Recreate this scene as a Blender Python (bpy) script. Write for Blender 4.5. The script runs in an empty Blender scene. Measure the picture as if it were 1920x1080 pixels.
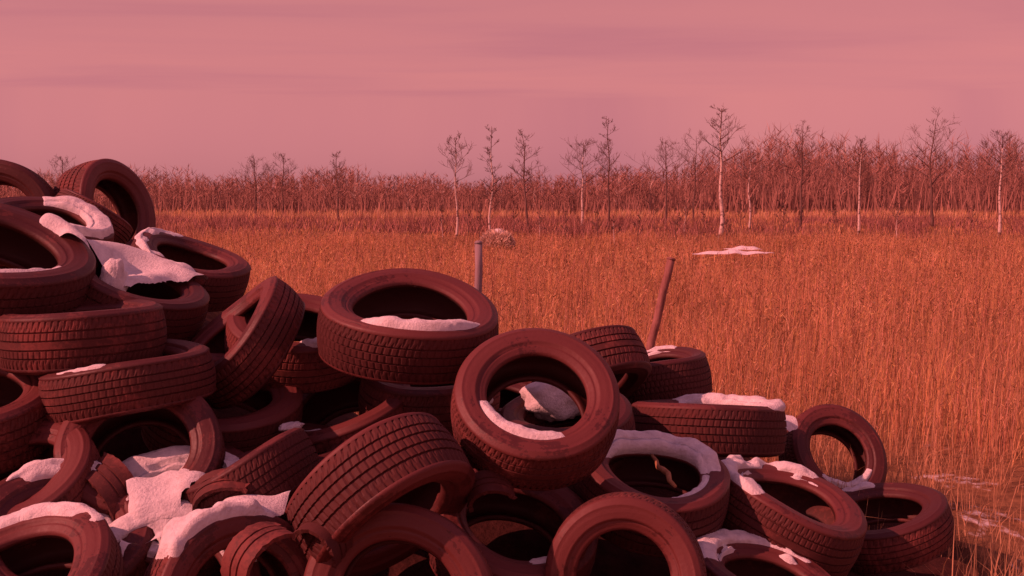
import bpy, bmesh, math, random
import numpy as np
from mathutils import Vector, Matrix, noise
from mathutils.bvhtree import BVHTree

random.seed(7)
RNG = np.random.default_rng(11)
sc = bpy.context.scene
COL = sc.collection

# ------------------------------------------------------------------ camera
F = 2059.0                       # focal length in photo pixels (1920 wide)
EYE = 1.75
PITCH = math.radians(4.03)
CAM = Vector((0, 0, EYE))
FWD = Vector((0, math.cos(PITCH), -math.sin(PITCH)))
RIGHT = Vector((1, 0, 0))
UP = RIGHT.cross(FWD)
cd = bpy.data.cameras.new('camera')
cd.sensor_width = 36
cd.lens = 36 * F / 1920
cd.clip_start = .05
cd.clip_end = 6000
co = bpy.data.objects.new('camera', cd)
COL.objects.link(co)
co.location = CAM
co.rotation_euler = (math.pi / 2 - PITCH, 0, 0)
sc.camera = co


def at(x, y, d):
    return CAM + d * (FWD + (x - 960) / F * RIGHT - (y - 540) / F * UP)


def cv(v):                      # camera style vector (right, up, towards viewer) -> world
    return (v[0] * RIGHT + v[1] * UP - v[2] * FWD).normalized()


# ------------------------------------------------------------------ materials
def mat(name):
    m = bpy.data.materials.new(name)
    m.use_nodes = True
    nt = m.node_tree
    b = nt.nodes['Principled BSDF']
    return m, nt, b


def N(nt, t, **k):
    n = nt.nodes.new(t)
    for a, v in k.items():
        setattr(n, a, v)
    return n


def ramp(nt, fac, stops):
    r = N(nt, 'ShaderNodeValToRGB')
    e = r.color_ramp.elements
    while len(e) < len(stops):
        e.new(.5)
    for i, (p, c) in enumerate(stops):
        e[i].position = p
        e[i].color = (*c, 1)
    nt.links.new(fac, r.inputs[0])
    return r.outputs[0]


def tex(nt, scale, detail=4, rough=.6, coord='Object', stretch=None):
    tc = N(nt, 'ShaderNodeTexCoord')
    s = tc.outputs[coord]
    if stretch:
        mp = N(nt, 'ShaderNodeMapping')
        mp.inputs['Scale'].default_value = stretch
        nt.links.new(s, mp.inputs[0])
        s = mp.outputs[0]
    n = N(nt, 'ShaderNodeTexNoise')
    n.inputs['Scale'].default_value = scale
    n.inputs['Detail'].default_value = detail
    n.inputs['Roughness'].default_value = rough
    nt.links.new(s, n.inputs['Vector'])
    return n.outputs['Fac']


def mixc(nt, fac, a, b, blend='MIX'):
    m = N(nt, 'ShaderNodeMix', data_type='RGBA', blend_type=blend)
    for s, v in ((m.inputs[0], fac), (m.inputs[6], a), (m.inputs[7], b)):
        if hasattr(v, 'is_linked'):
            nt.links.new(v, s)
        else:
            s.default_value = (*v, 1) if isinstance(v, tuple) else v
    return m.outputs[2]


def bump(nt, b, h, strength, dist):
    n = N(nt, 'ShaderNodeBump')
    n.inputs['Strength'].default_value = strength
    n.inputs['Distance'].default_value = dist
    nt.links.new(h, n.inputs['Height'])
    nt.links.new(n.outputs[0], b.inputs['Normal'])


def rubber(name, dark, dust, lo, hi, rgh=.72, ring=.0):
    m, nt, b = mat(name)
    n1 = tex(nt, 4, 7, .68)
    n2 = tex(nt, 55, 4, .65)
    oi = N(nt, 'ShaderNodeObjectInfo')
    ad = N(nt, 'ShaderNodeMath', operation='MULTIPLY_ADD')
    nt.links.new(n2, ad.inputs[0])
    ad.inputs[1].default_value = .40
    nt.links.new(n1, ad.inputs[2])
    ad2 = N(nt, 'ShaderNodeMath', operation='MULTIPLY_ADD')
    nt.links.new(oi.outputs['Random'], ad2.inputs[0])
    ad2.inputs[1].default_value = .30
    nt.links.new(ad.outputs[0], ad2.inputs[2])
    last = ad2.outputs[0]
    if ring:
        # scuffs that run round the tyre: noise of the radius with a little of the angle
        tc = N(nt, 'ShaderNodeTexCoord')
        sp_ = N(nt, 'ShaderNodeSeparateXYZ'); nt.links.new(tc.outputs['Object'], sp_.inputs[0])
        cb = N(nt, 'ShaderNodeCombineXYZ')
        nt.links.new(sp_.outputs[0], cb.inputs[0]); nt.links.new(sp_.outputs[1], cb.inputs[1])
        ln = N(nt, 'ShaderNodeVectorMath', operation='LENGTH'); nt.links.new(cb.outputs[0], ln.inputs[0])
        sc_ = N(nt, 'ShaderNodeVectorMath', operation='SCALE'); sc_.inputs['Scale'].default_value = 3
        nt.links.new(cb.outputs[0], sc_.inputs[0])
        c2 = N(nt, 'ShaderNodeCombineXYZ')
        r_ = N(nt, 'ShaderNodeMath', operation='MULTIPLY'); r_.inputs[1].default_value = 95
        nt.links.new(ln.outputs['Value'], r_.inputs[0]); nt.links.new(r_.outputs[0], c2.inputs[2])
        a2 = N(nt, 'ShaderNodeVectorMath', operation='ADD')
        nt.links.new(sc_.outputs[0], a2.inputs[0]); nt.links.new(c2.outputs[0], a2.inputs[1])
        rn = N(nt, 'ShaderNodeTexNoise'); rn.inputs['Scale'].default_value = 1; rn.inputs['Detail'].default_value = 3
        nt.links.new(a2.outputs[0], rn.inputs['Vector'])
        ad3 = N(nt, 'ShaderNodeMath', operation='MULTIPLY_ADD')
        nt.links.new(rn.outputs['Fac'], ad3.inputs[0]); ad3.inputs[1].default_value = ring
        nt.links.new(last, ad3.inputs[2])
        last = ad3.outputs[0]
    mid = tuple((p + q) * .5 * .8 for p, q in zip(dark, dust))
    c = ramp(nt, last, [(lo, dark), ((lo + hi) / 2, mid), (hi, dust)])
    nt.links.new(c, b.inputs['Base Color'])
    rr = ramp(nt, ad.outputs[0], [(.4, (rgh - .22,) * 3), (.9, (rgh + .1,) * 3)])
    nt.links.new(rr, b.inputs['Roughness'])
    b.inputs['Specular IOR Level'].default_value = .4
    bump(nt, b, last, .6, .005)
    return m


M_TREAD = rubber('tread_rubber', (.064, .0135, .013), (.170, .044, .038), .58, 1.24, .78)
M_SIDE = rubber('sidewall_rubber', (.070, .0145, .0145), (.128, .031, .029), .72, 1.42, .60, .28)
M_INNER = rubber('inner_rubber', (.062, .012, .011), (.13, .032, .028), .6, 1.25, .7)

M_SNOW, nt, b = mat('snow')
n = tex(nt, 22, 6, .65)
nt.links.new(ramp(nt, n, [(.28, (.58, .54, .55)), (.45, (.74, .72, .74)), (.65, (.84, .83, .84))]), b.inputs['Base Color'])
b.inputs['Roughness'].default_value = .85
b.inputs['Specular IOR Level'].default_value = .2
bump(nt, b, tex(nt, 90, 5, .7), .7, .012)

M_GROUND, nt, b = mat('ground_soil')
n1 = tex(nt, .9, 8, .65)
n2 = tex(nt, 9, 6, .7)
soil = ramp(nt, n2, [(.3, (.12, .055, .03)), (.7, (.36, .19, .09))])
sn = N(nt, 'ShaderNodeMath', operation='MULTIPLY_ADD')
nt.links.new(n2, sn.inputs[0]); sn.inputs[1].default_value = .45
nt.links.new(n1, sn.inputs[2])
att = N(nt, 'ShaderNodeAttribute', attribute_name='snowiness')
sn2 = N(nt, 'ShaderNodeMath', operation='ADD')
nt.links.new(sn.outputs[0], sn2.inputs[0]); nt.links.new(att.outputs['Fac'], sn2.inputs[1])
fac = ramp(nt, sn2.outputs[0], [(.86, (0, 0, 0)), (.96, (1, 1, 1))])
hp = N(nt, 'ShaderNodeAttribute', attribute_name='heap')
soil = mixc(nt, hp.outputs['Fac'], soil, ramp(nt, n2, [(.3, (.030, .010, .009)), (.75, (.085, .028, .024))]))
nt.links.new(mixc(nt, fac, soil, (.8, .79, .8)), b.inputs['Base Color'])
b.inputs['Roughness'].default_value = .95
b.inputs['Specular IOR Level'].default_value = .1
bump(nt, b, n2, .8, .04)


def attr_mat(name, rgh=.85, var=.35, transl=0):
    m, nt, b = mat(name)
    a = N(nt, 'ShaderNodeAttribute', attribute_name='tone')
    nt.links.new(a.outputs['Color'], b.inputs['Base Color'])
    b.inputs['Roughness'].default_value = rgh
    b.inputs['Specular IOR Level'].default_value = .15
    if transl:
        tr = N(nt, 'ShaderNodeBsdfTranslucent')
        nt.links.new(a.outputs['Color'], tr.inputs[0])
        mx = N(nt, 'ShaderNodeMixShader')
        mx.inputs[0].default_value = transl
        nt.links.new(b.outputs[0], mx.inputs[1]); nt.links.new(tr.outputs[0], mx.inputs[2])
        nt.links.new(mx.outputs[0], nt.nodes['Material Output'].inputs[0])
    return m


M_GRASS = attr_mat('dry_grass', transl=.38)
M_TWIG = attr_mat('bare_twigs')


def bark(name, c1, c2, scale=6, stretch=(1, 1, .25), lo=.35, hi=.65):
    m, nt, b = mat(name)
    n = tex(nt, scale, 5, .65, stretch=stretch)
    nt.links.new(ramp(nt, n, [(lo, c1), (hi, c2)]), b.inputs['Base Color'])
    b.inputs['Roughness'].default_value = .9
    b.inputs['Specular IOR Level'].default_value = .1
    bump(nt, b, n, .5, .02)
    return m


M_PALE = bark('pale_bark', (.16, .10, .09), (.62, .52, .46), 3.2, (1, 1, 1.6), .40, .50)
M_DARK = bark('dark_bark', (.10, .06, .055), (.22, .14, .12))
M_WOODPOST = bark('weathered_wood', (.20, .15, .17), (.36, .28, .30), 14, (1, 1, .12))
M_RUSTPOST = bark('rusty_steel', (.20, .09, .08), (.34, .17, .15), 20, (1, 1, .3))
M_STICK = bark('dry_stick', (.30, .14, .07), (.45, .24, .13), 20)
M_EARTH = bark('rough_earth', (.085, .032, .020), (.24, .10, .06), 7, (1, 1, .6))


# ------------------------------------------------------------------ object helpers
def link(name, me, m=None, parent=None):
    o = bpy.data.objects.new(name, me)
    COL.objects.link(o)
    if m is not None and me is not None and not me.materials:
        me.materials.append(m)
    if parent is not None:
        o.parent = parent
    return o


def tag(o, label=None, cat=None, group=None, kind=None):
    if label: o['label'] = label
    if cat: o['category'] = cat
    if group: o['group'] = group
    if kind: o['kind'] = kind
    return o


def mesh(name, v, f, smooth=True, tones=None):
    me = bpy.data.meshes.new(name)
    me.from_pydata(v, [], f)
    if smooth:
        me.polygons.foreach_set('use_smooth', [True] * len(me.polygons))
    if tones is not None:
        a = me.attributes.new('tone', 'FLOAT_COLOR', 'POINT')
        a.data.foreach_set('color', np.asarray(tones, dtype=np.float32).ravel())
    me.update()
    return me


def npmesh(name, v, tris, tones):
    """fast triangle mesh from numpy arrays"""
    me = bpy.data.meshes.new(name)
    me.vertices.add(len(v))
    me.vertices.foreach_set('co', v.astype(np.float32).ravel())
    me.loops.add(tris.size)
    me.loops.foreach_set('vertex_index', tris.astype(np.int32).ravel())
    me.polygons.add(len(tris))
    me.polygons.foreach_set('loop_start', np.arange(0, tris.size, 3, dtype=np.int32))
    a = me.attributes.new('tone', 'FLOAT_COLOR', 'POINT')
    t = np.ones((len(v), 4), np.float32)
    t[:, :3] = tones
    a.data.foreach_set('color', t.ravel())
    me.update(calc_edges=True)
    return me


# ------------------------------------------------------------------ tyres
def sstep(a, b, x):
    t = min(1, max(0, (x - a) / (b - a)))
    return t * t * (3 - 2 * t)


KINDS = {   # outer radius, width, bead radius, blocks round the tread, style
    'car':   (.325, .225, .192, 84, 0),
    'wide':  (.330, .250, .200, 72, 1),
    'old':   (.315, .195, .190, 70, 2),
    'small': (.285, .205, .165, 74, 0),
    'truck': (.410, .250, .258, 80, 1),
}


def side_profile(R, W, r0, s):
    """sidewall from bead to tread edge on side s (+1 / -1)"""
    h = R - r0
    p = [(r0 + .000, .330 * W), (r0 + .002, .375 * W), (r0 + .010, .402 * W), (r0 + .020, .412 * W),
         (r0 + .024, .428 * W), (r0 + .030, .430 * W), (r0 + .034, .424 * W),
         (r0 + .30 * h, .472 * W), (r0 + .335 * h, .480 * W), (r0 + .35 * h, .487 * W), (r0 + .37 * h, .486 * W),
         (r0 + .48 * h, .500 * W), (r0 + .60 * h, .500 * W), (r0 + .68 * h, .495 * W), (r0 + .70 * h, .500 * W),
         (r0 + .73 * h, .500 * W), (r0 + .75 * h, .488 * W), (r0 + .86 * h, .462 * W), (r0 + .93 * h, .430 * W), (R - .011, .395 * W)]
    return [(r, z * s) for r, z in p]


def tread_profile(R, W):
    e = .395 * W
    pts = []
    gs = [-.55, -.19, .19, .55]
    gw, gd = .030, .009
    cuts = [-1.0, -.80]
    for g in gs:
        cuts += [g - gw - .012, g - gw, g + gw, g + gw + .012]
    cuts += [.80, 1.0]
    for u in cuts:
        deep = any(abs(u - g) <= gw + 1e-6 for g in gs)
        r = R - .011 * u * u - (gd if deep else 0)
        pts.append((r, e * u, u, deep))
    return pts


def inner_profile(R, W, r0):
    h = R - r0
    a = [(r0, .330), (r0 + .001, .27), (r0 + .016, .29), (r0 + .035, .36), (r0 + .45 * h, .455), (r0 + .72 * h, .445), (R - .030, .36), (R - .022, .2), (R - .020, 0)]
    return [(r, z * W) for r, z in a] + [(r, -z * W) for r, z in a[-2::-1]]


def revolve(name, prof, n, flip=False):
    v, f = [], []
    k = len(prof)
    for i in range(n):
        a = 2 * math.pi * i / n
        c, s = math.cos(a), math.sin(a)
        v += [(r * c, r * s, z) for r, z in prof]
    for i in range(n):
        j = (i + 1) % n
        for q in range(k - 1):
            t = (i * k + q, j * k + q, j * k + q + 1, i * k + q + 1)
            f.append(t[::-1] if flip else t)
    return mesh(name, v, f)


def tread_mesh(R, W, nb, style):
    prof = tread_profile(R, W)
    n = nb * 4
    k = len(prof)
    v, f = [], []
    for i in range(n):
        for (r, z, u, deep) in prof:
            rib = 0 if u < -.6 else 1 if u < -.19 else 2 if u < .19 else 3 if u < .6 else 4
            ph = (i + rib * (2 if style != 2 else 1)) % 4
            rr = r
            if not deep and ph == 0:
                if rib in (0, 4): rr -= .0032
                elif style == 1: rr -= .004
                elif style == 0 and rib != 2: rr -= .003
                elif style == 2: rr -= .002
            if abs(u) > .99 and ph == 0: rr -= .002
            sk = (u * .9 if style != 1 else abs(u) * 1.2) * 2 * math.pi / nb * .5
            a = 2 * math.pi * i / n + sk
            v.append((rr * math.cos(a), rr * math.sin(a), z))
    for i in range(n):
        j = (i + 1) % n
        for q in range(k - 1):
            f.append((i * k + q, j * k + q, j * k + q + 1, i * k + q + 1))
    return mesh('tread', v, f, smooth=False)


def warp(p, kind, var):
    """old tyres sag: out of round and slightly twisted"""
    a = math.atan2(p[1], p[0])
    w1, w2, ph = ((.012, .008, .4), (.030, .022, 1.9), (.020, .032, 4.1))[var]
    k = 1 + w1 * math.cos(2 * a + ph) + w1 * .4 * math.cos(3 * a + ph * 2)
    z = p[2] * (1 + w1 * 1.6 * math.cos(a - ph)) + w2 * .6 * math.cos(2 * a - ph)
    return Vector((p[0] * k, p[1] * k, z))


PARTS = {}
for kn, var in [(k_, v_) for k_ in KINDS for v_ in range(3)]:
    R, W, r0, nb, st = KINDS[kn]
    PARTS[kn, var] = (tread_mesh(R, W, nb, st),
                 revolve('sidewall', side_profile(R, W, r0, 1), 112, True),
                 revolve('sidewall', side_profile(R, W, r0, -1), 112),
                 revolve('inner_liner', inner_profile(R, W, r0), 80, True))
    for me, m in zip(PARTS[kn, var], (M_TREAD, M_SIDE, M_SIDE, M_INNER)):
        me.materials.append(m)
        for v_ in me.vertices:
            v_.co = warp(v_.co, kn, var)

BV, BF = [], []                 # merged coarse tyres for dropping snow on
MOUND = []                      # support points for the heap under the tyres


def full_profile(R, W, r0):
    top = side_profile(R, W, r0, 1)
    tr = [(R - .011 * u * u, .395 * W * u) for u in (.8, .5, .2, 0, -.2, -.5, -.8)]
    bot = side_profile(R, W, r0, -1)[::-1]
    inn = inner_profile(R, W, r0)[::-1]
    # start of list: upper bead -> out -> tread -> lower bead -> inside back up
    return top + tr + bot + inn[1:-1]


def tidy(me, rounds):
    """keep the largest piece of a snow sheet and soften it"""
    bm = bmesh.new(); bm.from_mesh(me)
    seen, best = set(), []
    for v0 in bm.verts:
        if v0.index in seen: continue
        isl, todo = [], [v0]
        seen.add(v0.index)
        while todo:
            v = todo.pop(); isl.append(v)
            for e in v.link_edges:
                q = e.other_vert(v)
                if q.index not in seen: seen.add(q.index); todo.append(q)
        if len(isl) > len(best): best = isl
    b = set(best)
    bmesh.ops.delete(bm, geom=[v for v in bm.verts if v not in b], context='VERTS')
    for _ in range(rounds):
        bmesh.ops.smooth_vert(bm, verts=bm.verts, factor=.5, use_axis_x=True, use_axis_y=True, use_axis_z=True)
    bmesh.ops.recalc_face_normals(bm, faces=bm.faces)
    bm.to_mesh(me); bm.free()


def snow_cap(root, kind, Mw, spec, seed, var):
    """snow lying on the upward faces of one tyre"""
    R, W, r0, nb, st = KINDS[kind]
    zone, thr, thick = spec[0], spec[1], spec[2]
    want = cv(spec[3]) if len(spec) > 3 else None
    wlo, whi = (spec[4], spec[5]) if len(spec) > 5 else (-.1, .35)
    raw = full_profile(R, W, r0)
    # resample the loop
    P = []
    L = len(raw)
    for i in range(L):
        a, b2 = raw[i], raw[(i + 1) % L]
        d = math.hypot(a[0] - b2[0], a[1] - b2[1])
        st_ = max(1, int(d / .010))
        for q in range(st_):
            t = q / st_
            P.append((a[0] + (b2[0] - a[0]) * t, a[1] + (b2[1] - a[1]) * t))
    K = len(P)
    nn = []
    for i in range(K):
        a, c = P[i - 2], P[(i + 2) % K]
        tx, tz = c[0] - a[0], c[1] - a[1]
        l = math.hypot(tx, tz) or 1
        nn.append((-tz / l, tx / l))       # outward for this direction of travel
    if sum(p[0] * q[0] for p, q in zip(P, nn)) and nn[len(side_profile(R, W, r0, 1)) + 3][0] < 0:
        nn = [(-a, -c) for a, c in nn]
    n = 170
    R3 = Mw.to_3x3()
    rot = R3.normalized()
    idx, verts, hh = {}, [], []
    off = Vector((seed * 3.1, seed * 1.7, seed * .9))
    for i in range(n):
        a = 2 * math.pi * i / n
        c, s = math.cos(a), math.sin(a)
        rad = rot @ Vector((c, s, 0))
        wa = 1 if want is None else sstep(wlo, whi, rad.dot(want))
        for q in range(K):
            r, z = P[q]
            inside = q >= K - len(inner_profile(R, W, r0)) * 2 and abs(z) < .32 * W
            if zone == 'lip' and not (z > .30 * W and r < r0 + .26 * (R - r0)):
                wz = 0
            elif zone == 'inner' and not (z > .22 * W and r < r0 + .62 * (R - r0)):
                wz = 0
            elif zone == 'face' and not (z > .25 * W):
                wz = 0
            elif zone == 'edge' and not (z > -.1 * W and r > r0 + .45 * (R - r0)):
                wz = 0
            else:
                wz = 1
            nl = Vector((nn[q][0] * c, nn[q][0] * s, nn[q][1]))
            w = rot @ nl
            p = warp((r * c, r * s, z), kind, var)
            wp = Mw @ p
            nz = noise.noise(wp * 5 + off) * .55 + noise.noise(wp * 17 + off) * .26
            m = sstep(thr, thr + .35, w.z + nz) * wa * wz
            m = m - .03
            h = thick * m * (1 + .5 * noise.noise(wp * 12 + off)) + .0015 if m > 0 else -.004
            if m > 0: h += .0035 * noise.noise(wp * 45 + off)
            verts.append(p + nl * h + (rot.inverted() @ Vector((0, 0, 1))) * (h * .5))
            hh.append(m)
    f = []
    for i in range(n):
        j = (i + 1) % n
        for q in range(K):
            q2 = (q + 1) % K
            t = (i * K + q, j * K + q, j * K + q2, i * K + q2)
            if max(hh[x] for x in t) > 0:
                f.append(t)
    if not f:
        return
    used = sorted({x for t in f for x in t})
    mp = {x: k for k, x in enumerate(used)}
    me = mesh('snow_cap', [verts[x] for x in used], [tuple(mp[x] for x in t) for t in f])
    tidy(me, 1)
    o = link('snow_cap', me, M_SNOW, root)
    o['label'] = 'white snow lying on the rubber'


GROUP = 'scrap tyres heaped in the pile'
tcount = 0


def tyre(kind, px, py, d, axis, label, snow=(), scale=1.0, squash=1.0, spin=None, mound=True):
    global tcount
    tcount += 1
    var = tcount % 3
    R, W, r0, nb, st = KINDS[kind]
    loc = at(px, py, d)
    ax = cv(axis)
    q = ax.to_track_quat('Z', 'X')
    sp = random.uniform(0, 6.28) if spin is None else spin
    root = bpy.data.objects.new('tyre', None)
    root.empty_display_size = .1
    COL.objects.link(root)
    Mw = Matrix.Translation(loc) @ q.to_matrix().to_4x4() @ Matrix.Rotation(sp, 4, 'Z') @ Matrix.Diagonal((scale * squash, scale / squash ** .5, scale, 1))
    root.matrix_world = Mw
    tag(root, label, 'tyre', GROUP)
    names = ('tread', 'sidewall', 'sidewall', 'inner_liner')
    for nm, me in zip(names, PARTS[kind, var]):
        link(nm, me, None, root)
    for i, s in enumerate(snow):
        snow_cap(root, kind, Mw, s, tcount + i * 17, var)
    prof = full_profile(R, W, r0)[::2]
    b0 = len(BV)
    k = len(prof)
    for i in range(48):
        a = 2 * math.pi * i / 48
        for r, z in prof:
            BV.append(Mw @ warp((r * math.cos(a), r * math.sin(a), z), kind, var))
    for i in range(48):
        j = (i + 1) % 48
        for e in range(k):
            e2 = (e + 1) % k
            BF.append((b0 + i * k + e, b0 + j * k + e, b0 + j * k + e2, b0 + i * k + e2))
    if mound:
        MOUND.append((loc.x, loc.y, loc.z))
    return root


# --- left flank of the heap
tyre('car', 0, 404, 6.3, (.12, .10, .98), 'upright tyre crowning the heap at far left, field showing through its hole',
     [('lip', .35, .012, (0, -1, .2), .5, .9)])
tyre('truck', -26, 505, 4.6, (.30, .89, .34), 'large truck tyre lying tilted over the block treaded tyre at far left',
     [('lip', .80, .008, (.45, -.75, .5), .55, .95)], 1.05)
tyre('car', 155, 627, 4.42, (-.03, .985, .10), 'flat tyre with block tread directly under the large truck tyre, tread facing out', [], 1.0)
tyre('old', 242, 712, 4.3, (-.13, .97, .13), 'grooved tyre lying askew just below the flat block treaded tyre', [('edge', .75, .006, (-.35, .2, 1), .86, .97)], 1.02)
tyre('car', 30, 915, 3.95, (-.10, .86, .50), 'tyre at the lower left edge with its rounded shoulder turned up', [('edge', .8, .008, (.0, .8, -.4), .97, .999)], .93)
tyre('old', 172, 412, 6.2, (.42, .78, -.25), 'small dark tyre lying below the big upright tyre behind the truck tyre', [], .72)
tyre('wide', 196, 402, 6.6, (.88, .20, .36), 'wide upright tyre on the heap beside the crowning tyre, muddy tread lit from the left', [], 1.0, mound=True)
tyre('car', 86, 440, 5.6, (.30, .93, .2), 'flat tyre wedged behind the truck tyre, half under mauve snow', [('face', .5, .02, (.8, .4, -.2), -.2, .4)], 1.0)
tyre('car', 250, 560, 4.95, (.36, .90, .22), 'snow covered tyre beside the truck tyre, drift sliding down its side', [], 1.0)
tyre('car', 352, 508, 5.6, (.35, .90, .20), 'dark tyre at the back of the left flank with a thin snow rim', [('face', .8, .012, (-.5, .3, .5), -.2, .5)], .95)
tyre('old', 455, 640, 4.75, (-.62, .66, .40), 'brown tyre on edge right of the snow covered tyre, lit tread showing', [('edge', .7, .010, (-.4, .9, 0), .6, .95)], 1.0)
# --- middle of the heap (crossing the picture's centre)
tyre('car', 560, 640, 5.0, (.10, .92, .36), 'flat tyre with open hole in mid heap, left of the wide crest tyre', [('face', .88, .012, (.3, -.8, .4), .3, .9)], 1.02)
tyre('car', 420, 770, 4.65, (.20, .88, .40), 'shaded tyre leaning in the hollow right of the grooved tyre', [], 1.0)
tyre('wide', 650, 790, 4.85, (-.20, .86, .42), 'dark tyre tilted in the deep hollow under the wide crest tyre', [('lip', .85, .010, (.2, -.8, .4), .4, .9)], .98)
tyre('car', 535, 872, 4.5, (.05, .97, .16), 'dark flat tyre in the hollow above the two leaning treads', [('edge', .7, .012, (.1, .1, 1), .9, .97)], .95)
tyre('car', 265, 855, 4.1, (.15, .66, .72), 'tyre turned half upward between the grooved tyre and the snowy hollow', [('lip', .7, .010, (.1, -.8, .4), .5, .95)], .95)
tyre('truck', 768, 612, 4.66, (.12, .925, .37), 'big wide tyre on the crest, white snow along the front lip of its hole', [('inner', .35, .020, (.15, -.8, .5), .50, .75)], .93)
# --- right side
tyre('car', 1004, 764, 4.2, (.08, .70, .71), 'tyre tilted towards us right of centre, snow crescent on its lower lip', [('lip', .25, .012, (-.42, -.9, .2), .52, .72)], 1.0)
tyre('car', 1098, 706, 5.6, (-.34, .83, -.44), 'tyre tipped over backwards behind the tilted snow crescent tyre, worn tread up', [], 1.06)
tyre('wide', 1230, 710, 6.1, (-.20, .97, .045), 'wide short tyre by the rusty leaning post, snow inside its top', [('face', .8, .012, (-.6, .2, -.8), .1, .7)], .90)
tyre('truck', 1325, 800, 5.3, (.03, .99, -.06), 'dark tyre in shade under the wide short tyre, snow band along its top', [('face', .50, .024, (.75, .2, -.5), .15, .6)], .92)
tyre('car', 1222, 918, 4.45, (.10, .94, .31), 'flat tyre with mauve snow behind its hole and a dry stick in it', [('inner', .30, .030, (.15, .4, -.9), .0, .5), ('lip', .6, .007, (.6, -.6, .5), .72, .95)], .99)
tyre('car', 1470, 965, 4.6, (.30, .90, .22), 'tyre with a snowy top to the right of the dry stick tyre', [('face', .70, .020, (-.4, .3, -.4), -.1, .5)], 1.0)
tyre('old', 1655, 985, 5.2, (-.25, .94, .16), 'outermost flat tyre half sunk in snow at the right end of the heap', [('face', .75, .020, (-.3, .2, -.8), -.3, .5)], 1.0)
tyre('small', 1560, 860, 5.9, (.2, .5, .84), 'small tyre propped upright at the right end of the heap', [('lip', .5, .010, (.1, -.9, .1), .5, .9)], 1.0)
# --- front row
tyre('wide', 470, 902, 4.05, (-.40, .86, .02), 'leaning tyre above the snowy hollow, plain tread turned to us', [('edge', .6, .02, (-.8, .3, .1), .75, .97)], .80)
tyre('wide', 715, 938, 3.9, (-.56, .69, -.44), 'leaning tyre with deep blocky tread grooves running up to the right', [('edge', .72, .014, (-.8, .2, -.1), .7, .93)], 1.03, spin=0)
tyre('car', 748, 1124, 3.72, (.02, .30, .95), 'upright tyre with a deep dark hole at the bottom centre', [], 1.0)
tyre('small', 1172, 1082, 3.9, (-.20, .10, .97), 'upright tyre with ringed sidewall at the bottom right', [], 1.02)
tyre('car', 960, 1010, 4.15, (.20, .84, .50), 'tyre lying between the two upright tyres at the bottom', [('lip', .8, .010, (0, -.8, .4), .6, .95)], .98)
tyre('car', 1440, 1130, 4.1, (.30, .90, .2), 'dark tyre lying right of the ringed sidewall tyre', [('face', .75, .014, (-.2, .3, -.6), .2, .7)], 1.0)
tyre('car', 315, 1120, 3.7, (.15, .78, .60), 'snow buried tyre at the bottom, its rim breaking through the drift', [('face', .5, .018, (-.3, .5, -.2), -.3, .5)], .95)
tyre('old', 440, 1135, 3.62, (.62, .30, .72), 'tyre on edge at the bottom left of centre, brown tread catching light', [('all', .58, .028, (-.50, .85, 0), .50, .85)], .98)
tyre('car', 110, 1030, 3.75, (.25, .78, .55), 'tyre at the bottom left corner with snow on its back', [('face', .7, .018, (.3, .3, -.4), .0, .6)], .98)
tyre('car', 322, 985, 4.0, (.12, .84, .50), 'tyre whose dark hole opens out of the bottom left snow drift', [('face', .4, .022, (.1, .5, .1), -.6, .1)], .93)
tyre('wide', -60, 775, 4.2, (.1, .92, .36), 'tyre in deep shade at the left edge between two flat treads', [], 1.0)
tyre('car', 40, 1115, 3.45, (-.1, .87, .48), 'lowest tyre in the left corner, only its rim above the frame', [('edge', .7, .010, (0, .6, -.5), .6, .95)], 1.0)
tyre('car', 806, 740, 5.0, (.12, .95, .22), 'dark tyre holding up the wide crest tyre from behind', [], 1.0)
tyre('car', 930, 775, 5.25, (.1, .95, .22), 'dark tyre deep behind the tilted snow crescent tyre, under the crest', [], .95)
tyre('car', 1060, 805, 4.9, (-.1, .93, .3), 'dark tyre seen through the hole of the tilted snow crescent tyre', [], .95)

# ------------------------------------------------------------------ ground with the heap
def heap(x, y, full=False):
    s = w = 0
    for (a, b2, z) in MOUND:
        g = math.exp(-((x - a) ** 2 + (y - b2 - .20) ** 2) / (2 * .33 ** 2))
        s += g * max(0, z - .30); w += g
    return (s / (w + .06), w) if full else s / (w + .06)


def ground_z(x, y):
    z = .018 * max(0, y - 40) if y < 400 else .018 * 360
    z += .07 * noise.noise(Vector((x * .35, y * .35, 3))) + .03 * noise.noise(Vector((x * 1.3, y * 1.3, 9)))
    if -6 < x < 6 and 1 < y < 9:
        z += heap(x, y)
    return z


def axis_coords(lo_far, lo, hi, hi_far, step):
    c = list(np.arange(lo, hi + 1e-6, step))
    s = step
    while c[-1] < hi_far:
        s *= 1.16; c.append(c[-1] + s)
    s = step
    while c[0] > lo_far:
        s *= 1.16; c.insert(0, c[0] - s)
    return c


gx = axis_coords(-2500, -5, 5, 2500, .11)
gy = axis_coords(-400, 1.5, 10, 4500, .11)
gv, gf, sn, hpv = [], [], [], []
for y in gy:
    for x in gx:
        gv.append((x, y, ground_z(x, y)))
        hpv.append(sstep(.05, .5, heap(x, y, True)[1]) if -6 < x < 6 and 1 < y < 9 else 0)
        near = sstep(12, 6, y) * sstep(-.5, 1.4, x)
        sn.append(-.35 + .42 * near - .4 * hpv[-1] - (.3 if x < .8 and y < 7 else 0))
nx = len(gx)
for j in range(len(gy) - 1):
    for i in range(nx - 1):
        gf.append((j * nx + i, j * nx + i + 1, (j + 1) * nx + i + 1, (j + 1) * nx + i))
me = mesh('ground', gv, gf)
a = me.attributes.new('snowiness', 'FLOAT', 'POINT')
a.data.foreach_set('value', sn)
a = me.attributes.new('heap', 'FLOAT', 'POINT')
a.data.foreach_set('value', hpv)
tag(link('ground', me, M_GROUND), kind='structure')

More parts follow.
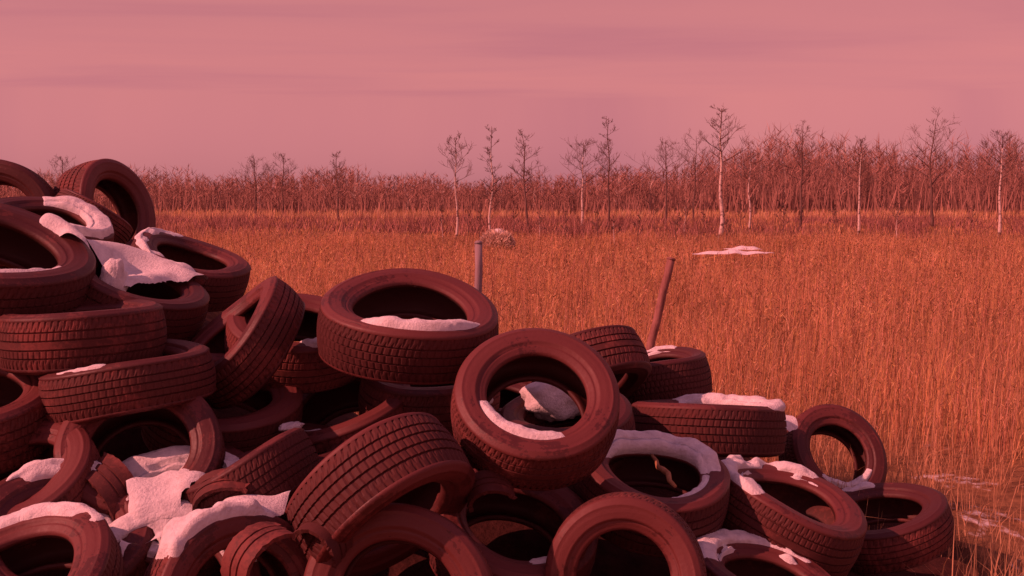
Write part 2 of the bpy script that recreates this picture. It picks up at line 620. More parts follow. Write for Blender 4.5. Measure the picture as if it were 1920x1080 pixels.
# ------------------------------------------------------------------ snow drifts dropped over the tyres
b0 = len(BV)
GV, GF = [], []
for j, y in enumerate(gy):
    for i, x in enumerate(gx):
        GV.append(Vector(gv[j * nx + i]))
TREE = BVHTree.FromPolygons(BV + GV, BF + [tuple(b0 + k for k in f) for f in gf])


def drift(name, px, py, d, rx, ry, yaw, label, depth=.05, blur=3, keep=.0, step=.012, seed=0, drop=.30, lim=.10):
    c = at(px, py, d)
    nu, nv = int(2 * rx / step), int(2 * ry / step)
    H = np.zeros((nv, nu)); X = np.zeros((nv, nu)); Y = np.zeros((nv, nu)); MK = np.zeros((nv, nu))
    cs, sn_ = math.cos(yaw), math.sin(yaw)
    for j in range(nv):
        for i in range(nu):
            u, v = (i + .5) / nu * 2 - 1, (j + .5) / nv * 2 - 1
            x = c.x + u * rx * cs - v * ry * sn_
            y = c.y + u * rx * sn_ + v * ry * cs
            X[j, i], Y[j, i] = x, y
            h = TREE.ray_cast(Vector((x, y, c.z + .32)), Vector((0, 0, -1)))
            hz = h[0].z if h[0] is not None else -9
            bad = sstep(lim * .5, lim, hz - c.z)
            H[j, i] = min(c.z + lim, max(c.z - drop, hz))
            e = 1 - 2.2 * bad - (u * u + v * v)
            p = Vector((x * 5 + seed, y * 5, seed * 2.3))
            MK[j, i] = e + .75 * noise.noise(p) + .35 * noise.noise(p * 3.1) - keep
    B = H.copy()
    for _ in range(blur):
        for _k in range(6):
            Q = np.pad(B, 1, mode='edge')
            B = (Q[:-2, 1:-1] + Q[2:, 1:-1] + Q[1:-1, :-2] + Q[1:-1, 2:] + 2 * Q[1:-1, 1:-1]) / 6
        B = np.maximum(B, H)
    gy_, gx_ = np.gradient(B, step)
    SL = np.hypot(gx_, gy_)
    MK = MK - 1.6 * np.clip((SL - 1.6) / 1.6, 0, 1)
    T = np.clip(MK / .35, 0, 1) ** .6 * depth
    Z = np.where(MK > 0, B + T - .006, H - .02)
    gap = np.zeros_like(Z)
    vv = [(X[j, i], Y[j, i], Z[j, i] + (.006 * noise.noise(Vector((X[j, i] * 20, Y[j, i] * 20, seed))) if MK[j, i] > 0 else 0)) for j in range(nv) for i in range(nu)]
    ff = []
    for j in range(nv - 1):
        for i in range(nu - 1):
            t = (j * nu + i, j * nu + i + 1, (j + 1) * nu + i + 1, (j + 1) * nu + i)
            zs = [vv[k][2] for k in t]
            ms = [MK[k // nu, k % nu] for k in t]
            if max(ms) > 0 and max(zs) - min(zs) < .07:
                ff.append(t)
    if not ff:
        return
    used = sorted({x for t in ff for x in t})
    mp = {x: k for k, x in enumerate(used)}
    me = mesh(name, [vv[x] for x in used], [tuple(mp[x] for x in t) for t in ff])
    tidy(me, 11)
    o = link(name, me, M_SNOW)
    tag(o, label, 'snow', 'snow drifts on the tyre heap')
    return o


drift('snow_drift', 218, 462, 5.1, .36, .32, -.3, 'upper left snow drift lying across tyres behind the truck tyre', .05, 6, .0, seed=1, lim=.20, drop=.16)
drift('snow_drift', 375, 945, 3.98, .27, .24, .4, 'large snow drift bridging the hollow at the bottom left', .05, 6, .0, seed=3, drop=.2, lim=.14)
drift('snow_drift', 235, 1050, 3.78, .15, .28, .2, 'shaded snow drift running down below the bottom left hollow', .05, 6, -.1, seed=4, drop=.3)
drift('snow_drift', 470, 975, 3.82, .15, .12, .0, 'snow wedge under the plain leaning tread', .04, 6, -.1, seed=5, drop=.12)
drift('snow_drift', 598, 870, 4.1, .13, .10, .5, 'small snow wedge at the top of the deep blocky tread', .04, 5, .0, seed=7, drop=.12)
drift('snow_drift', 1385, 745, 5.7, .30, .20, .0, 'snow drift behind the shaded tyre near the rusty post', .05, 6, -.1, seed=8, drop=.14)
drift('snow_drift', 1040, 1070, 3.75, .10, .12, .0, 'snow scrap at the foot of the ringed sidewall tyre', .04, 6, -.1, seed=9, drop=.12)


def blob(px, py, d, rx, ry, rz, label, seed, name='snow_lump', roll=0):
    """a compact lump of old snow"""
    c = at(px, py, d)
    v, f = [], []
    cr, sr = math.cos(roll), math.sin(roll)
    for j in range(19):
        t = -math.pi / 2 + math.pi * j / 18
        for i in range(44):
            a = 2 * math.pi * i / 44
            p = Vector((math.cos(a) * math.cos(t), math.sin(a) * math.cos(t), math.sin(t)))
            k = 1 + .26 * noise.noise(p * 1.6 + Vector((seed, 0, 2))) + .13 * noise.noise(p * 4 + Vector((0, seed, 0))) + .05 * noise.noise(p * 11)
            x, z = p.x * rx * k, p.z * rz * k
            v.append((c.x + x * cr - z * sr, c.y + p.y * ry * k, c.z + x * sr + z * cr))
    for j in range(18):
        for i in range(44):
            i2 = (i + 1) % 44
            f.append((j * 44 + i, j * 44 + i2, (j + 1) * 44 + i2, (j + 1) * 44 + i))
    tag(link(name, mesh(name, v, f), M_SNOW), label, 'snow')


blob(1040, 746, 5.0, .145, .10, .105, 'bright snow lump seen through the hole of the tilted tyre', 4)
blob(912, 742, 4.75, .028, .03, .045, 'tiny mauve snow lump at the left inside the hole of the tilted tyre', 6)
blob(212, 538, 4.80, .058, .07, .12, 'shaded mauve snow wedged upright between the truck tyre and its neighbour', 9, roll=-.1)
blob(545, 800, 4.45, .05, .05, .018, 'thin mauve snow slab lying above the plain leaning tread', 15, roll=.1)

# ------------------------------------------------------------------ tubes, posts, stick
def tube(pts, radii, sides=6, V=None, Fc=None, cap=True):
    V = [] if V is None else V
    Fc = [] if Fc is None else Fc
    base = len(V)
    n = len(pts)
    for i in range(n):
        t = (pts[min(i + 1, n - 1)] - pts[max(i - 1, 0)]).normalized()
        a = t.cross(Vector((.3, 1, .2))).normalized()
        b2 = t.cross(a)
        for k in range(sides):
            an = 2 * math.pi * k / sides
            V.append(pts[i] + radii[i] * (math.cos(an) * a + math.sin(an) * b2))
    for i in range(n - 1):
        for k in range(sides):
            k2 = (k + 1) % sides
            Fc.append((base + i * sides + k, base + i * sides + k2, base + (i + 1) * sides + k2, base + (i + 1) * sides + k))
    if cap:
        Fc.append(tuple(base + k for k in range(sides))[::-1])
        Fc.append(tuple(base + (n - 1) * sides + k for k in range(sides)))
    return V, Fc


def post(top, foot, r, m, label, name, head):
    """round post with a slightly ragged top"""
    root = bpy.data.objects.new(name, None)
    COL.objects.link(root)
    f = Vector(foot); t = Vector(top)
    root.location = f
    d = t - f
    pts = [d * k / 10 + Vector((noise.noise(Vector((k * .7, 1, 2))), 0, 0)) * .006 for k in range(11)]
    pts[0] = pts[0] - d.normalized() * .25
    v, fc = tube(pts, [r * (1.04 - .008 * k + .03 * noise.noise(Vector((k, r * 90, 5)))) for k in range(11)], 14)
    link('shaft', mesh('shaft', v, fc), m, root)
    v, fc = tube([d, d + d.normalized() * .012, d + d.normalized() * .02], [r * head, r * head * .97, r * .5], 14)
    link('post_top', mesh('post_top', v, fc), m, root)
    tag(root, label, 'post')


def foot_of(px, py_top, d, h, lean):
    t = at(px, py_top, d)
    return t, Vector((t.x + lean, t.y, t.z - h))


t, f = foot_of(897, 457, 6.9, 1.5, 0)
post(t, (f.x, f.y, ground_z(f.x, f.y)), .025, M_WOODPOST, 'grey wooden post upright in the dry grass behind the crest tyre', 'fence_post', 1.02)
t = at(1258, 487, 9.0)
f = at(1208, 700, 9.0)
f = t + (f - t) * ((t.z - .05) / (t.z - f.z))
post(t, f, .034, M_RUSTPOST, 'rusty brown post leaning to the right behind the wide short tyre', 'steel_post', 1.12)

sp = at(1222, 856, 4.60); ep = at(1266, 910, 4.25)
pts = [sp.lerp(ep, k / 6) + Vector((.006 * math.sin(k * 2.1), 0, .006 * math.cos(k * 1.7))) for k in range(7)]
v, fc = tube(pts, [.007, .009, .010, .013, .012, .010, .007], 7)
tag(link('stick', mesh('stick', v, fc), M_STICK), 'short dry brown stick lying across the hole of the mauve snow tyre', 'stick')



def scrap(px, py, d, along, up, L, W, curl, label, twist=.4):
    """a torn band of tread, curled and twisted"""
    c = at(px, py, d)
    A = cv(along); U = cv(up); U = (U - A * U.dot(A)).normalized(); S = A.cross(U)
    nu, v, f = 34, [], []
    ws = [-.5, -.40, -.39, -.16, -.15, -.10, -.09, .09, .10, .15, .16, .39, .40, .5]
    k = len(ws)
    for side in (0, 1):
        for i in range(nu):
            t = i / (nu - 1) - .5
            a = curl * t * 2
            p = c + A * (math.sin(a) / curl * L / 2) + U * ((math.cos(a) - 1) / curl * L / 2)
            nrm = (U * math.cos(a) + A * math.sin(a))
            tw = twist * t
            s2 = S * math.cos(tw) + nrm * math.sin(tw)
            n2 = nrm * math.cos(tw) - S * math.sin(tw)
            rag = 1 + .10 * noise.noise(Vector((i * .5, side, px))) + (.25 * noise.noise(Vector((i * .9, 3, px))) if i < 3 or i > nu - 4 else 0)
            for q, u in enumerate(ws):
                g = .006 if q in (3, 4, 5, 8, 9, 10) and False else (-.005 if q in (4, 5, 8, 9) else 0)
                tear = .02 * noise.noise(Vector((u * 9, side * 0, px + (0 if i < nu / 2 else 7)))) if i in (0, nu - 1) else 0
                v.append(p + s2 * (u * W * rag) + n2 * ((.007 + g) if side == 0 else -.007) + A * tear)
    o = nu * k
    for i in range(nu - 1):
        for q in range(k - 1):
            a = i * k + q
            f.append((a, a + 1, a + k + 1, a + k))
            f.append((o + a, o + a + k, o + a + k + 1, o + a + 1))
        for q in (0, k - 1):
            a = i * k + q
            f.append((a, a + k, o + a + k, o + a))
    for i in (0, nu - 1):
        for q in range(k - 1):
            a = i * k + q
            f.append((a, a + 1, o + a + 1, o + a))
    me = mesh('rubber_scrap', v, f, smooth=False)
    bm = bmesh.new(); bm.from_mesh(me); bmesh.ops.recalc_face_normals(bm, faces=bm.faces); bm.to_mesh(me); bm.free()
    tag(link('rubber_scrap', me, M_TREAD), label, 'rubber scrap', 'torn tread bands in the heap')


scrap(458, 1030, 3.42, (.55, .75, -.2), (-.5, .5, .7), .30, .13, 1.3, 'torn tread band curling up at the bottom left of centre')
scrap(395, 905, 3.80, (.85, .35, .2), (-.2, .8, .6), .26, .10, 1.0, 'torn tread band lying on the large bottom left snow drift')
scrap(612, 985, 3.62, (.8, -.45, .3), (.3, .8, .5), .26, .12, 1.5, 'torn tread band wedged under the deep blocky tread')
scrap(215, 905, 3.86, (.6, -.7, .2), (.4, .6, .7), .30, .13, 1.2, 'torn tread band hanging down left of the large snow drift')
scrap(905, 905, 3.98, (.9, .3, .2), (-.2, .8, .6), .24, .11, 1.4, 'torn tread band in the shade below the tilted snow crescent tyre')


# ------------------------------------------------------------------ bare trees
def grow(V, Fc, start, direc, length, r, level, sides, wob=.22, maxlevel=3, kids=(5, 5, 4)):
    n = max(3, int(5 - level))
    pts, rad = [start], [r]
    p, dv = start.copy(), direc.normalized()
    for i in range(n):
        dv = (dv + Vector((random.uniform(-wob, wob), random.uniform(-wob, wob), random.uniform(-wob * .4, wob * .7)))).normalized()
        p = p + dv * length / n
        pts.append(p.copy()); rad.append(max(.006, r * (1 - .8 * (i + 1) / n)))
    tube(pts, rad, sides, V, Fc, cap=False)
    if level < maxlevel:
        for k in range(kids[level]):
            t = random.uniform(.25, 1)
            i = min(n - 1, int(t * n)); q = pts[i].lerp(pts[i + 1], t * n - i)
            side = Vector((random.gauss(0, 1), random.gauss(0, 1), random.gauss(.45, .5))).normalized()
            nd = (dv * .75 + side * .8).normalized()
            grow(V, Fc, q, nd, length * random.uniform(.38, .62), max(.007, rad[i] * .55), level + 1, 3, wob, maxlevel, kids)


def tree(px, top, d, pale, label, lean=0., bole=.45, spread=.35, rad=.085, nb=16, up=.5, cat='tree', name='bare_tree', group='bare trees standing before the woods', twist=.03):
    gp = at(px, 430, d)
    g = Vector((gp.x, gp.y, 0)); g.z = ground_z(g.x, g.y) - .05
    H = at(px, top, d).z - g.z
    root = bpy.data.objects.new(name, None)
    COL.objects.link(root); root.location = g
    n = 14
    pts = []
    for i in range(n + 1):
        s = i / n
        pts.append(Vector((lean * H * s + twist * H * noise.noise(Vector((s * 3, px * .1, 1))), twist * H * noise.noise(Vector((s * 3, px * .1, 7))), H * s)))
    rr = [rad * (1 - .86 * (i / n) ** .8) for i in range(n + 1)]
    k = int(n * (bole + .72 * (1 - bole))) if pale else n
    # trunk: lower bole carries its bark; upper leader goes with the crown on pale trees
    v, fc = tube(pts[:k + 1], rr[:k + 1], 9)
    link('trunk', mesh('trunk', v, fc), M_PALE if pale else M_DARK, root)
    V, Fc = [], []
    if k < n:
        tube(pts[k:], rr[k:], 7, V, Fc)
    for b2 in range(nb):
        s = bole + (1 - bole) * (b2 + random.random()) / nb * .98
        i = min(n - 1, int(s * n)); q = pts[i].lerp(pts[i + 1], s * n - i)
        an = b2 * 2.4 + random.uniform(-.5, .5)
        dv = Vector((math.cos(an), math.sin(an), up + random.uniform(-.2, .5)))
        L = H * spread * (1.15 - .85 * (s - bole) / (1 - bole)) * random.uniform(.6, 1.1)
        grow(V, Fc, q, dv, L, max(.012, rr[i] * .5), 0, 4, .22, 2, (6, 4, 0))
    link('crown', mesh('crown', V, Fc), M_DARK, root)
    tag(root, label, cat, group)


tree(1350, 205, 55, True, 'white trunked bare tree with wide forking crown, tallest at the right', 0, .58, .20, .13, 18, .45)
tree(1090, 268, 70, True, 'pale trunked bare tree with twiggy top left of the dark slender tree', .02, .52, .40, .10, 14, .4)
tree(1142, 222, 62, False, 'tall slender dark bare tree with short side twigs, centre of the right field', -.01, .42, .17, .085, 18, .5)
tree(921, 238, 56, True, 'slim bare tree with white foot right of the grey post', 0, .26, .16, .075, 18, .6)
tree(992, 248, 62, False, 'dark slender bare tree leaning left at its top, right of the white footed one', -.075, .40, .22, .085, 16, .5)
tree(856, 262, 56, True, 'pale trunked bare tree to the left of the white footed slim tree', -.01, .55, .26, .075, 12, .5)
tree(1247, 268, 74, False, 'bushy topped bare tree left of the tallest white trunked tree', 0, .55, .30, .10, 15, .4)
tree(1300, 256, 88, False, 'hazy twiggy bare tree just left of the tallest white trunk', .02, .45, .36, .09, 14, .4)
tree(1405, 285, 66, True, 'short pale bare tree immediately right of the tallest white trunk', 0, .5, .3, .075, 12, .5)
tree(1500, 236, 68, False, 'dark bare tree in the right field, first beyond the short pale one', .01, .42, .28, .10, 16, .5)
tree(1610, 262, 60, True, 'pale bare tree alone in the right field with a narrow crown', 0, .5, .2, .085, 14, .6)
tree(1745, 225, 72, False, 'broad dark bare tree second from the right edge', 0, .4, .36, .12, 16, .4)
tree(1872, 250, 58, True, 'white trunked bare tree nearest the right edge', .01, .55, .28, .10, 13, .45)
tree(120, 296, 85, False, 'bare twiggy treetop rising between the two upright tyres at the far left', 0, .4, .35, .10, 16, .5)
tree(480, 298, 95, False, 'bushy bare tree left of centre standing against the woods', 0, .4, .40, .11, 16, .5)
tree(530, 292, 98, False, 'forked bare tree close right of the bushy one left of centre', .03, .42, .34, .10, 16, .5)
tree(634, 288, 92, False, 'slim bare tree just right of the pair left of centre', 0, .45, .25, .09, 14, .5)

for i, (px, top, d) in enumerate([(1062, 398, 48), (1122, 392, 50), (1152, 404, 46), (1197, 396, 46), (1227, 352, 62), (1266, 385, 46), (1283, 372, 60), (1362, 398, 44), (1388, 372, 56),
                                  (1412, 360, 58), (830, 385, 52), (876, 388, 54), (899, 392, 50), (962, 388, 58), (1012, 396, 50), (1320, 392, 58), (1470, 380, 52), (1560, 388, 56), (1680, 376, 50), (1820, 384, 54)]):
    tree(px, top, d, i % 4 == 2, 'thin bare sapling standing in the brush before the woods', random.uniform(-.06, .06), .4, .2, .028, 6, .8,
         'sapling', 'bare_sapling', 'thin saplings in the brush', .05)


# ------------------------------------------------------------------ woods, brush and grass (numpy ribbons)
def gzv(x, y):
    return np.where(y > 40, .018 * (np.minimum(y, 400) - 40), 0)


def lines(x, y, z, dx, dy, dz, w, tone):
    """thin tapering triangles from (x,y,z) along (dx,dy,dz), seen broadside from -Y, with some turn"""
    n = len(x)
    v = np.zeros((n, 3, 3), np.float32)
    an = RNG.uniform(-.9, .9, n)
    # width vector roughly across the view but turned by a random angle
    wx, wy = np.cos(an) * w * .5, np.sin(an) * w * .5
    l = np.sqrt(dx * dx + dz * dz) + 1e-6
    px, pz = dz / l, -dx / l
    v[:, 0] = np.stack([x - wx * px, y - wy, z - w * .5 * pz], 1)
    v[:, 1] = np.stack([x + wx * px, y + wy, z + w * .5 * pz], 1)
    v[:, 2] = np.stack([x + dx, y + dy, z + dz], 1)
    t = np.arange(n * 3).reshape(n, 3)
    return v.reshape(-1, 3), t, np.repeat(tone, 3, axis=0)


def stack(parts):
    vs, ts, cs, o = [], [], [], 0
    for v, t, c in parts:
        vs.append(v); ts.append(t + o); cs.append(c); o += len(v)
    return np.concatenate(vs), np.concatenate(ts), np.concatenate(cs)


def woods_height(x, y):
    px = 960 + x / y * F
    return np.interp(px, [-400, 300, 700, 1000, 1150, 1300, 1420, 1600, 2400], [3.8, 3.8, 3.6, 3.3, 3.8, 5.2, 6.9, 6.4, 6.6]) * y / 125


parts = []
ns = 7000
x = RNG.uniform(-105, 105, ns); y = RNG.uniform(112, 160, ns)
h = woods_height(x, y) * RNG.uniform(.6, 1.15, ns) * (1 + .10 * np.sin(x * .21) + .1 * np.sin(x * .53 + 1))
z = gzv(x, y)
base = np.array([.36, .195, .155])
tone = base * RNG.uniform(.75, 1.2, (ns, 1)) * np.array([1, 1, 1])
pale = RNG.random(ns) < .02
tone[pale] = np.array([.55, .42, .36])
parts.append(lines(x, y, z, RNG.normal(0, .05, ns) * h, 0 * x, h, np.full(ns, .10), tone))
for k in range(15):
    s = RNG.uniform(.22, 1, ns)
    L = h * RNG.uniform(.14, .34, ns) * (1.15 - .6 * s)
    an = RNG.uniform(-1, 1, ns)
    parts.append(lines(x, y, z + h * s, L * an, RNG.uniform(-.5, .5, ns) * L, L * (1.1 - .5 * np.abs(an)), np.full(ns, .075), tone * RNG.uniform(.8, 1.2, (ns, 1))))
# dense undergrowth at the foot of the woods
nu = 26000
x2 = RNG.uniform(-105, 105, nu); y2 = RNG.uniform(108, 150, nu)
L = woods_height(x2, y2) * RNG.uniform(.3, .75, nu)
parts.append(lines(x2, y2, gzv(x2, y2), RNG.normal(0, .22, nu) * L, 0 * x2, L, np.full(nu, .16), base * RNG.uniform(.65, 1.15, (nu, 1))))
tag(link('woods', npmesh('woods', *stack(parts)), M_TWIG), 'distant leafless woods closing the field along the horizon', 'woods', kind='stuff')

# brush: mauve brown shrubs in a belt before the woods
parts = []
nc = 620
cx = RNG.uniform(-62, 62, nc); cy = RNG.uniform(50, 92, nc)
keep = np.sin(cx * .23 + 1.3) + np.sin(cy * .31 + cx * .1) > -.7
cx, cy = cx[keep], cy[keep]
for k in range(44):
    n = len(cx)
    x = cx + RNG.normal(0, .55, n); y = cy + RNG.normal(0, .5, n)
    L = RNG.uniform(.5, 1.35, n) * np.interp(cy, [50, 72, 92], [1, .95, .45])
    parts.append(lines(x, y, gzv(x, y), RNG.normal(0, .35, n) * L, RNG.normal(0, .2, n) * L, L, np.full(n, .035) * cy / 55,
                       np.array([.36, .175, .145]) * RNG.uniform(.55, 1.3, (n, 1))))
tag(link('brush', npmesh('brush', *stack(parts)), M_TWIG), 'belt of low leafless brush between the grass and the woods', 'brush', kind='stuff')


def noise2(x, y, s, seed):
    return np.array([noise.noise(Vector((a * s, b2 * s, seed))) for a, b2 in zip(x, y)])


def blades(x, y, h, w, lean, tone):
    n = len(x)
    an = RNG.uniform(0, 6.283, n)
    wx, wy = np.cos(an) * w * .5, np.sin(an) * w * .5
    la = RNG.uniform(0, 6.283, n)
    lx = np.cos(la) * lean * h + .04 * h; ly = np.sin(la) * lean * h
    z = np.array([ground_z(a, b2) for a, b2 in zip(x, y)]) - .02
    v = np.zeros((n, 5, 3), np.float32)
    v[:, 0] = np.stack([x - wx, y - wy, z], 1)
    v[:, 1] = np.stack([x + wx, y + wy, z], 1)
    v[:, 2] = np.stack([x - wx * .8 + lx * .35, y - wy * .8 + ly * .35, z + h * .6], 1)
    v[:, 3] = np.stack([x + wx * .8 + lx * .35, y + wy * .8 + ly * .35, z + h * .6], 1)
    v[:, 4] = np.stack([x + lx, y + ly, z + h * np.sqrt(np.maximum(.2, 1 - lean * lean))], 1)
    b5 = np.arange(n)[:, None] * 5
    t = np.concatenate([b5 + np.array([[0, 1, 3]]), b5 + np.array([[0, 3, 2]]), b5 + np.array([[2, 3, 4]])])
    return v.reshape(-1, 3), t, np.repeat(tone, 5, axis=0)


GOLD = np.array([.64, .37, .21])
parts = []
for (d0, d1, dens, w, wob) in ((7.0, 13, 480, .0048, 1), (13, 26, 190, .008, 1), (26, 52, 70, .015, 1), (52, 112, 10, .045, 1)):
    half = d1 * .56 + 1.5
    n = int(dens * 2 * half * (d1 - d0))
    x = RNG.uniform(-half, half, n); y = RNG.uniform(d0, d1, n)
    k = np.abs(x) < y * .56 + 1.5
    x, y = x[k], y[k]
    cl = noise2(x, y, .8 if d1 < 30 else .25, 4.2)
    cl2 = noise2(x, y, 3.0 if d1 < 30 else .9, 8.1)
    k = RNG.random(len(x)) < np.clip(.75 + .6 * cl + .5 * cl2, .15, 1)
    x, y, cl, cl2 = x[k], y[k], cl[k], cl2[k]
    # the heap's back edge keeps the grass off the tyres
    edge = np.where(x < -.6, 7.2, np.where(x < 1.4, 7.0, 7.4 + .25 * np.sin(x * 3)))
    k = y > edge
    x, y, cl, cl2 = x[k], y[k], cl[k], cl2[k]
    n = len(x)
    h = (.60 + .22 * cl + .14 * cl2) * RNG.uniform(.45, 1.2, n)
    if d0 > 50: h *= np.where(y < 93, .5, 1.25)
    h *= np.interp(y, [7, 9], [.75, 1])
    lean = (np.abs(RNG.normal(.15, .22, n)) + .9 * np.clip(cl - .28, 0, 1)).clip(0, .88)
    tone = GOLD * (1 + .30 * cl2[:, None] + .35 * cl[:, None]) * RNG.uniform(.65, 1.25, (n, 1))
    tone *= np.stack([np.ones(n), RNG.uniform(.82, 1.1, n), RNG.uniform(.7, 1.15, n)], 1)
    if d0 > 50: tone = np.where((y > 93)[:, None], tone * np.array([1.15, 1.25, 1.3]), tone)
    dk = RNG.random(n) < .07
    tone[dk] = np.array([.20, .085, .045]) * RNG.uniform(.7, 1.2, (dk.sum(), 1))
    h[dk] *= 1.12
    if d1 < 60:
        for rp in range(2):
            q = RNG.random(n) < .45
            m_ = q.sum(); L = RNG.uniform(.03, .065, m_) * (1 if d1 < 20 else 1.6)
            zb = np.array([ground_z(a, b2) for a, b2 in zip(x[q], y[q])]) + h[q] * RNG.uniform(.45, .95, m_)
            an = RNG.uniform(0, 6.283, m_)
            tn = tone[q] * np.where(RNG.random((m_, 1)) < .5, .45, 1.25)
            parts.append(lines(x[q] + RNG.normal(0, .03, m_), y[q], zb, np.cos(an) * L * .7, np.sin(an) * L * .5, L * RNG.uniform(.2, 1, m_), np.full(m_, w * 1.35), np.clip(tn, .02, .9)))
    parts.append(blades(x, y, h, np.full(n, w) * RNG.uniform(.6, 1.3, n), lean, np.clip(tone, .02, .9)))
# short stubble poking through the thin snow beside the heap
n = 9000
x = RNG.uniform(.9, 6.5, n); y = RNG.uniform(4.4, 7.6, n)
cl = noise2(x, y, 2.4, 6.6)
k = (cl > .02) & (x > 1.1 + .28 * (7 - y))
x, y, cl = x[k], y[k], cl[k]
n = len(x)
parts.append(blades(x, y, RNG.uniform(.06, .34, n) * (1 + cl), np.full(n, .005), np.abs(RNG.normal(.35, .25, n)).clip(0, .85),
                    GOLD * RNG.uniform(.6, 1.2, (n, 1))))
tag(link('dry_grass', npmesh('dry_grass', *stack(parts)), M_GRASS), 'golden dry grass covering the field behind the tyres', 'grass', kind='stuff')


# ------------------------------------------------------------------ grassy humps and snow in the field
def hump(name, px, py, d, rx, ry, rz, m, label, cat, blades_n, tonebase, snowtop=0, bh=.10):
    c = at(px, py, d)
    root = bpy.data.objects.new(name, None); COL.objects.link(root)
    root.location = (c.x, c.y, c.z - rz)
    v, f = [], []
    nu, nv = 40, 16
    for j in range(nv + 1):
        t = j / nv * math.pi / 2
        for i in range(nu):
            a = 2 * math.pi * i / nu
            p = Vector((math.cos(a) * math.cos(t), math.sin(a) * math.cos(t), math.sin(t)))
            k = 1 + .13 * noise.noise(p * 2.2 + Vector((px, 0, 0))) + .05 * noise.noise(p * 7)
            w_ = 1.6 if j == 0 else 1
            v.append((p.x * rx * k * w_, p.y * ry * k * w_, p.z * rz * k - ((c.z - rz - ground_z(c.x, c.y) + .1) if j == 0 else 0)))
    for j in range(nv):
        for i in range(nu):
            i2 = (i + 1) % nu
            f.append((j * nu + i, j * nu + i2, (j + 1) * nu + i2, (j + 1) * nu + i))
    link('mound', mesh('mound', v, f), m, root)
    n = blades_n
    a = RNG.uniform(0, 6.283, n); s = np.arcsin(RNG.uniform(.02, 1, n))
    x = np.cos(a) * np.cos(s) * rx; y = np.sin(a) * np.cos(s) * ry; z = np.sin(s) * rz
    L = RNG.uniform(.5, 1.3, n) * bh
    ox, oz = np.cos(a) * np.cos(s) * .6 + RNG.normal(0, .3, n), .5 + np.sin(s) * .5
    g = lines(x, y, z - .02, ox * L, np.sin(a) * np.cos(s) * .6 * L, oz * L, np.full(n, .010 * d / 8), tonebase * RNG.uniform(.5, 1.3, (n, 1)))
    link('dry_grass', npmesh('tuft', *g), M_GRASS, root)
    if snowtop:
        v, f = [], []
        for j in range(9):
            for i in range(24):
                q = j / 8
                an = 2 * math.pi * i / 24
                rr = q * (1 + .3 * noise.noise(Vector((math.cos(an) * 2, math.sin(an) * 2, px))))
                xx, yy = math.cos(an) * rr * rx * .5 + rx * .12, math.sin(an) * rr * ry * .6
                zz = rz * math.sqrt(max(0, 1 - (xx / rx) ** 2 - (yy / ry) ** 2)) * 1.07 + .05 * (1 - q * q) - .03 * q
                v.append((xx, yy, zz))
        for j in range(8):
            for i in range(24):
                i2 = (i + 1) % 24
                f.append((j * 24 + i, j * 24 + i2, (j + 1) * 24 + i2, (j + 1) * 24 + i))
        link('snow_cap', mesh('snow_cap', v, f), M_SNOW, root)
    tag(root, label, cat)


hump('grass_tussock', 932, 433, 40, .60, .50, .60, M_EARTH, 'pale round grass tussock with a little snow on top in the field', 'tussock', 2600, np.array([.85, .66, .52]), 1, .12)


def field_snow(px, py, d, rx, ry, label):
    c = at(px, py, d)
    v, f = [], []
    nu, nv = 72, 12
    for j in range(nv + 1):
        for i in range(nu):
            a = 2 * math.pi * i / nu
            q = j / nv
            k = q * (1 + .25 * noise.noise(Vector((math.cos(a) * 2 + px, math.sin(a) * 2, 0))) + .30 * noise.noise(Vector((math.cos(a) * 6, math.sin(a) * 6, px))))
            x, y = c.x + math.cos(a) * rx * k, c.y + math.sin(a) * ry * k
            z = c.z - .07 + .05 * (1 - q ** 2) + .05 * noise.noise(Vector((x * 3, y * 3, 1))) - .05 * q
            v.append((x, y, z))
    for j in range(nv):
        for i in range(nu):
            i2 = (i + 1) % nu
            f.append((j * nu + i, j * nu + i2, (j + 1) * nu + i2, (j + 1) * nu + i))
    o = link('snow_patch', mesh('snow_patch', v, f), M_SNOW)
    tag(o, label, 'snow')


field_snow(1375, 467, 29, .95, .30, 'long strip of snow on flattened grass in front of the white trunked tree')
field_snow(1392, 460, 34, .55, .25, 'small snow spot just behind the long strip of snow')

# ------------------------------------------------------------------ light
SUN = Vector((-.76, -.32, .60)).normalized()
el = math.asin(SUN.z); rot = math.atan2(SUN.x, SUN.y)
sd = bpy.data.lights.new('sun', 'SUN')
sd.energy = 4.9
sd.angle = math.radians(.5)
sd.color = (1.0, .31, .26)
so = bpy.data.objects.new('sun', sd); COL.objects.link(so)
so.rotation_euler = SUN.to_track_quat('Z', 'Y').to_euler()

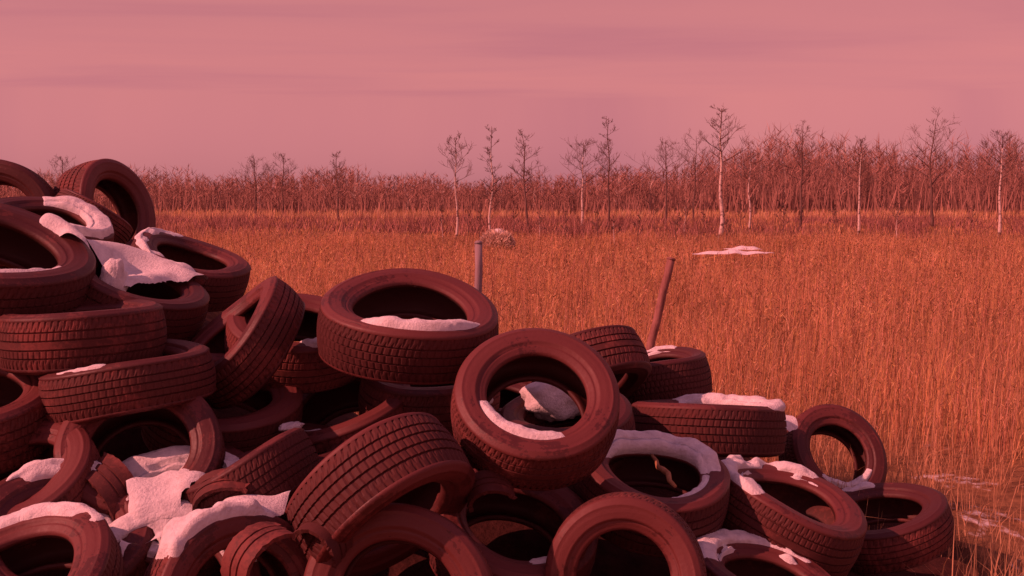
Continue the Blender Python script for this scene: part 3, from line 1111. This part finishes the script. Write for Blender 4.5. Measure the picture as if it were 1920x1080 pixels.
w = bpy.data.worlds.new('World'); sc.world = w
w.use_nodes = True
nt = w.node_tree
bg = nt.nodes['Background']
sky = N(nt, 'ShaderNodeTexSky', sky_type='NISHITA')
sky.sun_disc = False
sky.sun_elevation = el
sky.sun_rotation = rot
sky.dust_density = 3
bw = N(nt, 'ShaderNodeRGBToBW')
nt.links.new(sky.outputs[0], bw.inputs[0])
tc = N(nt, 'ShaderNodeTexCoord')
sep = N(nt, 'ShaderNodeSeparateXYZ')
nt.links.new(tc.outputs['Generated'], sep.inputs[0])
grad = ramp(nt, sep.outputs[2], [(0, (1.0, .335, .37)), (.10, (1.0, .33, .345)), (.35, (.86, .29, .33)), (.8, (.50, .20, .34))])
# even out the sky's brightness, keep a share of the physical variation
cl = N(nt, 'ShaderNodeMath', operation='POWER'); nt.links.new(bw.outputs[0], cl.inputs[0]); cl.inputs[1].default_value = .25
mul = N(nt, 'ShaderNodeVectorMath', operation='SCALE')
nt.links.new(grad, mul.inputs[0]); nt.links.new(cl.outputs[0], mul.inputs['Scale'])
# thin streaky cloud: direction divided by height gives a flat cloud layer
mxz = N(nt, 'ShaderNodeMath', operation='MAXIMUM'); nt.links.new(sep.outputs[2], mxz.inputs[0]); mxz.inputs[1].default_value = .10
dv = N(nt, 'ShaderNodeVectorMath', operation='DIVIDE')
cmb = N(nt, 'ShaderNodeCombineXYZ')
for i in range(3): nt.links.new(mxz.outputs[0], cmb.inputs[i])
nt.links.new(tc.outputs['Generated'], dv.inputs[0]); nt.links.new(cmb.outputs[0], dv.inputs[1])
mp = N(nt, 'ShaderNodeMapping'); mp.inputs['Scale'].default_value = (.30, .75, 0); mp.inputs['Rotation'].default_value = (0, 0, .06)
nt.links.new(dv.outputs[0], mp.inputs[0])
cn = N(nt, 'ShaderNodeTexNoise'); cn.inputs['Scale'].default_value = 1.1; cn.inputs['Detail'].default_value = 6; cn.inputs['Distortion'].default_value = .5
nt.links.new(mp.outputs[0], cn.inputs['Vector'])
cf = ramp(nt, cn.outputs['Fac'], [(.28, (.86, .88, .98)), (.48, (.96, .99, 1.02)), (.70, (1.02, 1.04, 1.03))])
fin = mixc(nt, 1.0, mul.outputs[0], cf, 'MULTIPLY')
nt.links.new(fin, bg.inputs[0])
bg.inputs[1].default_value = .50

sc.view_settings.view_transform = 'Standard'
sc.view_settings.look = 'None'
sc.view_settings.exposure = 0
sc.view_settings.gamma = 1
sc.render.engine = 'CYCLES'
sc.cycles.max_bounces = 6
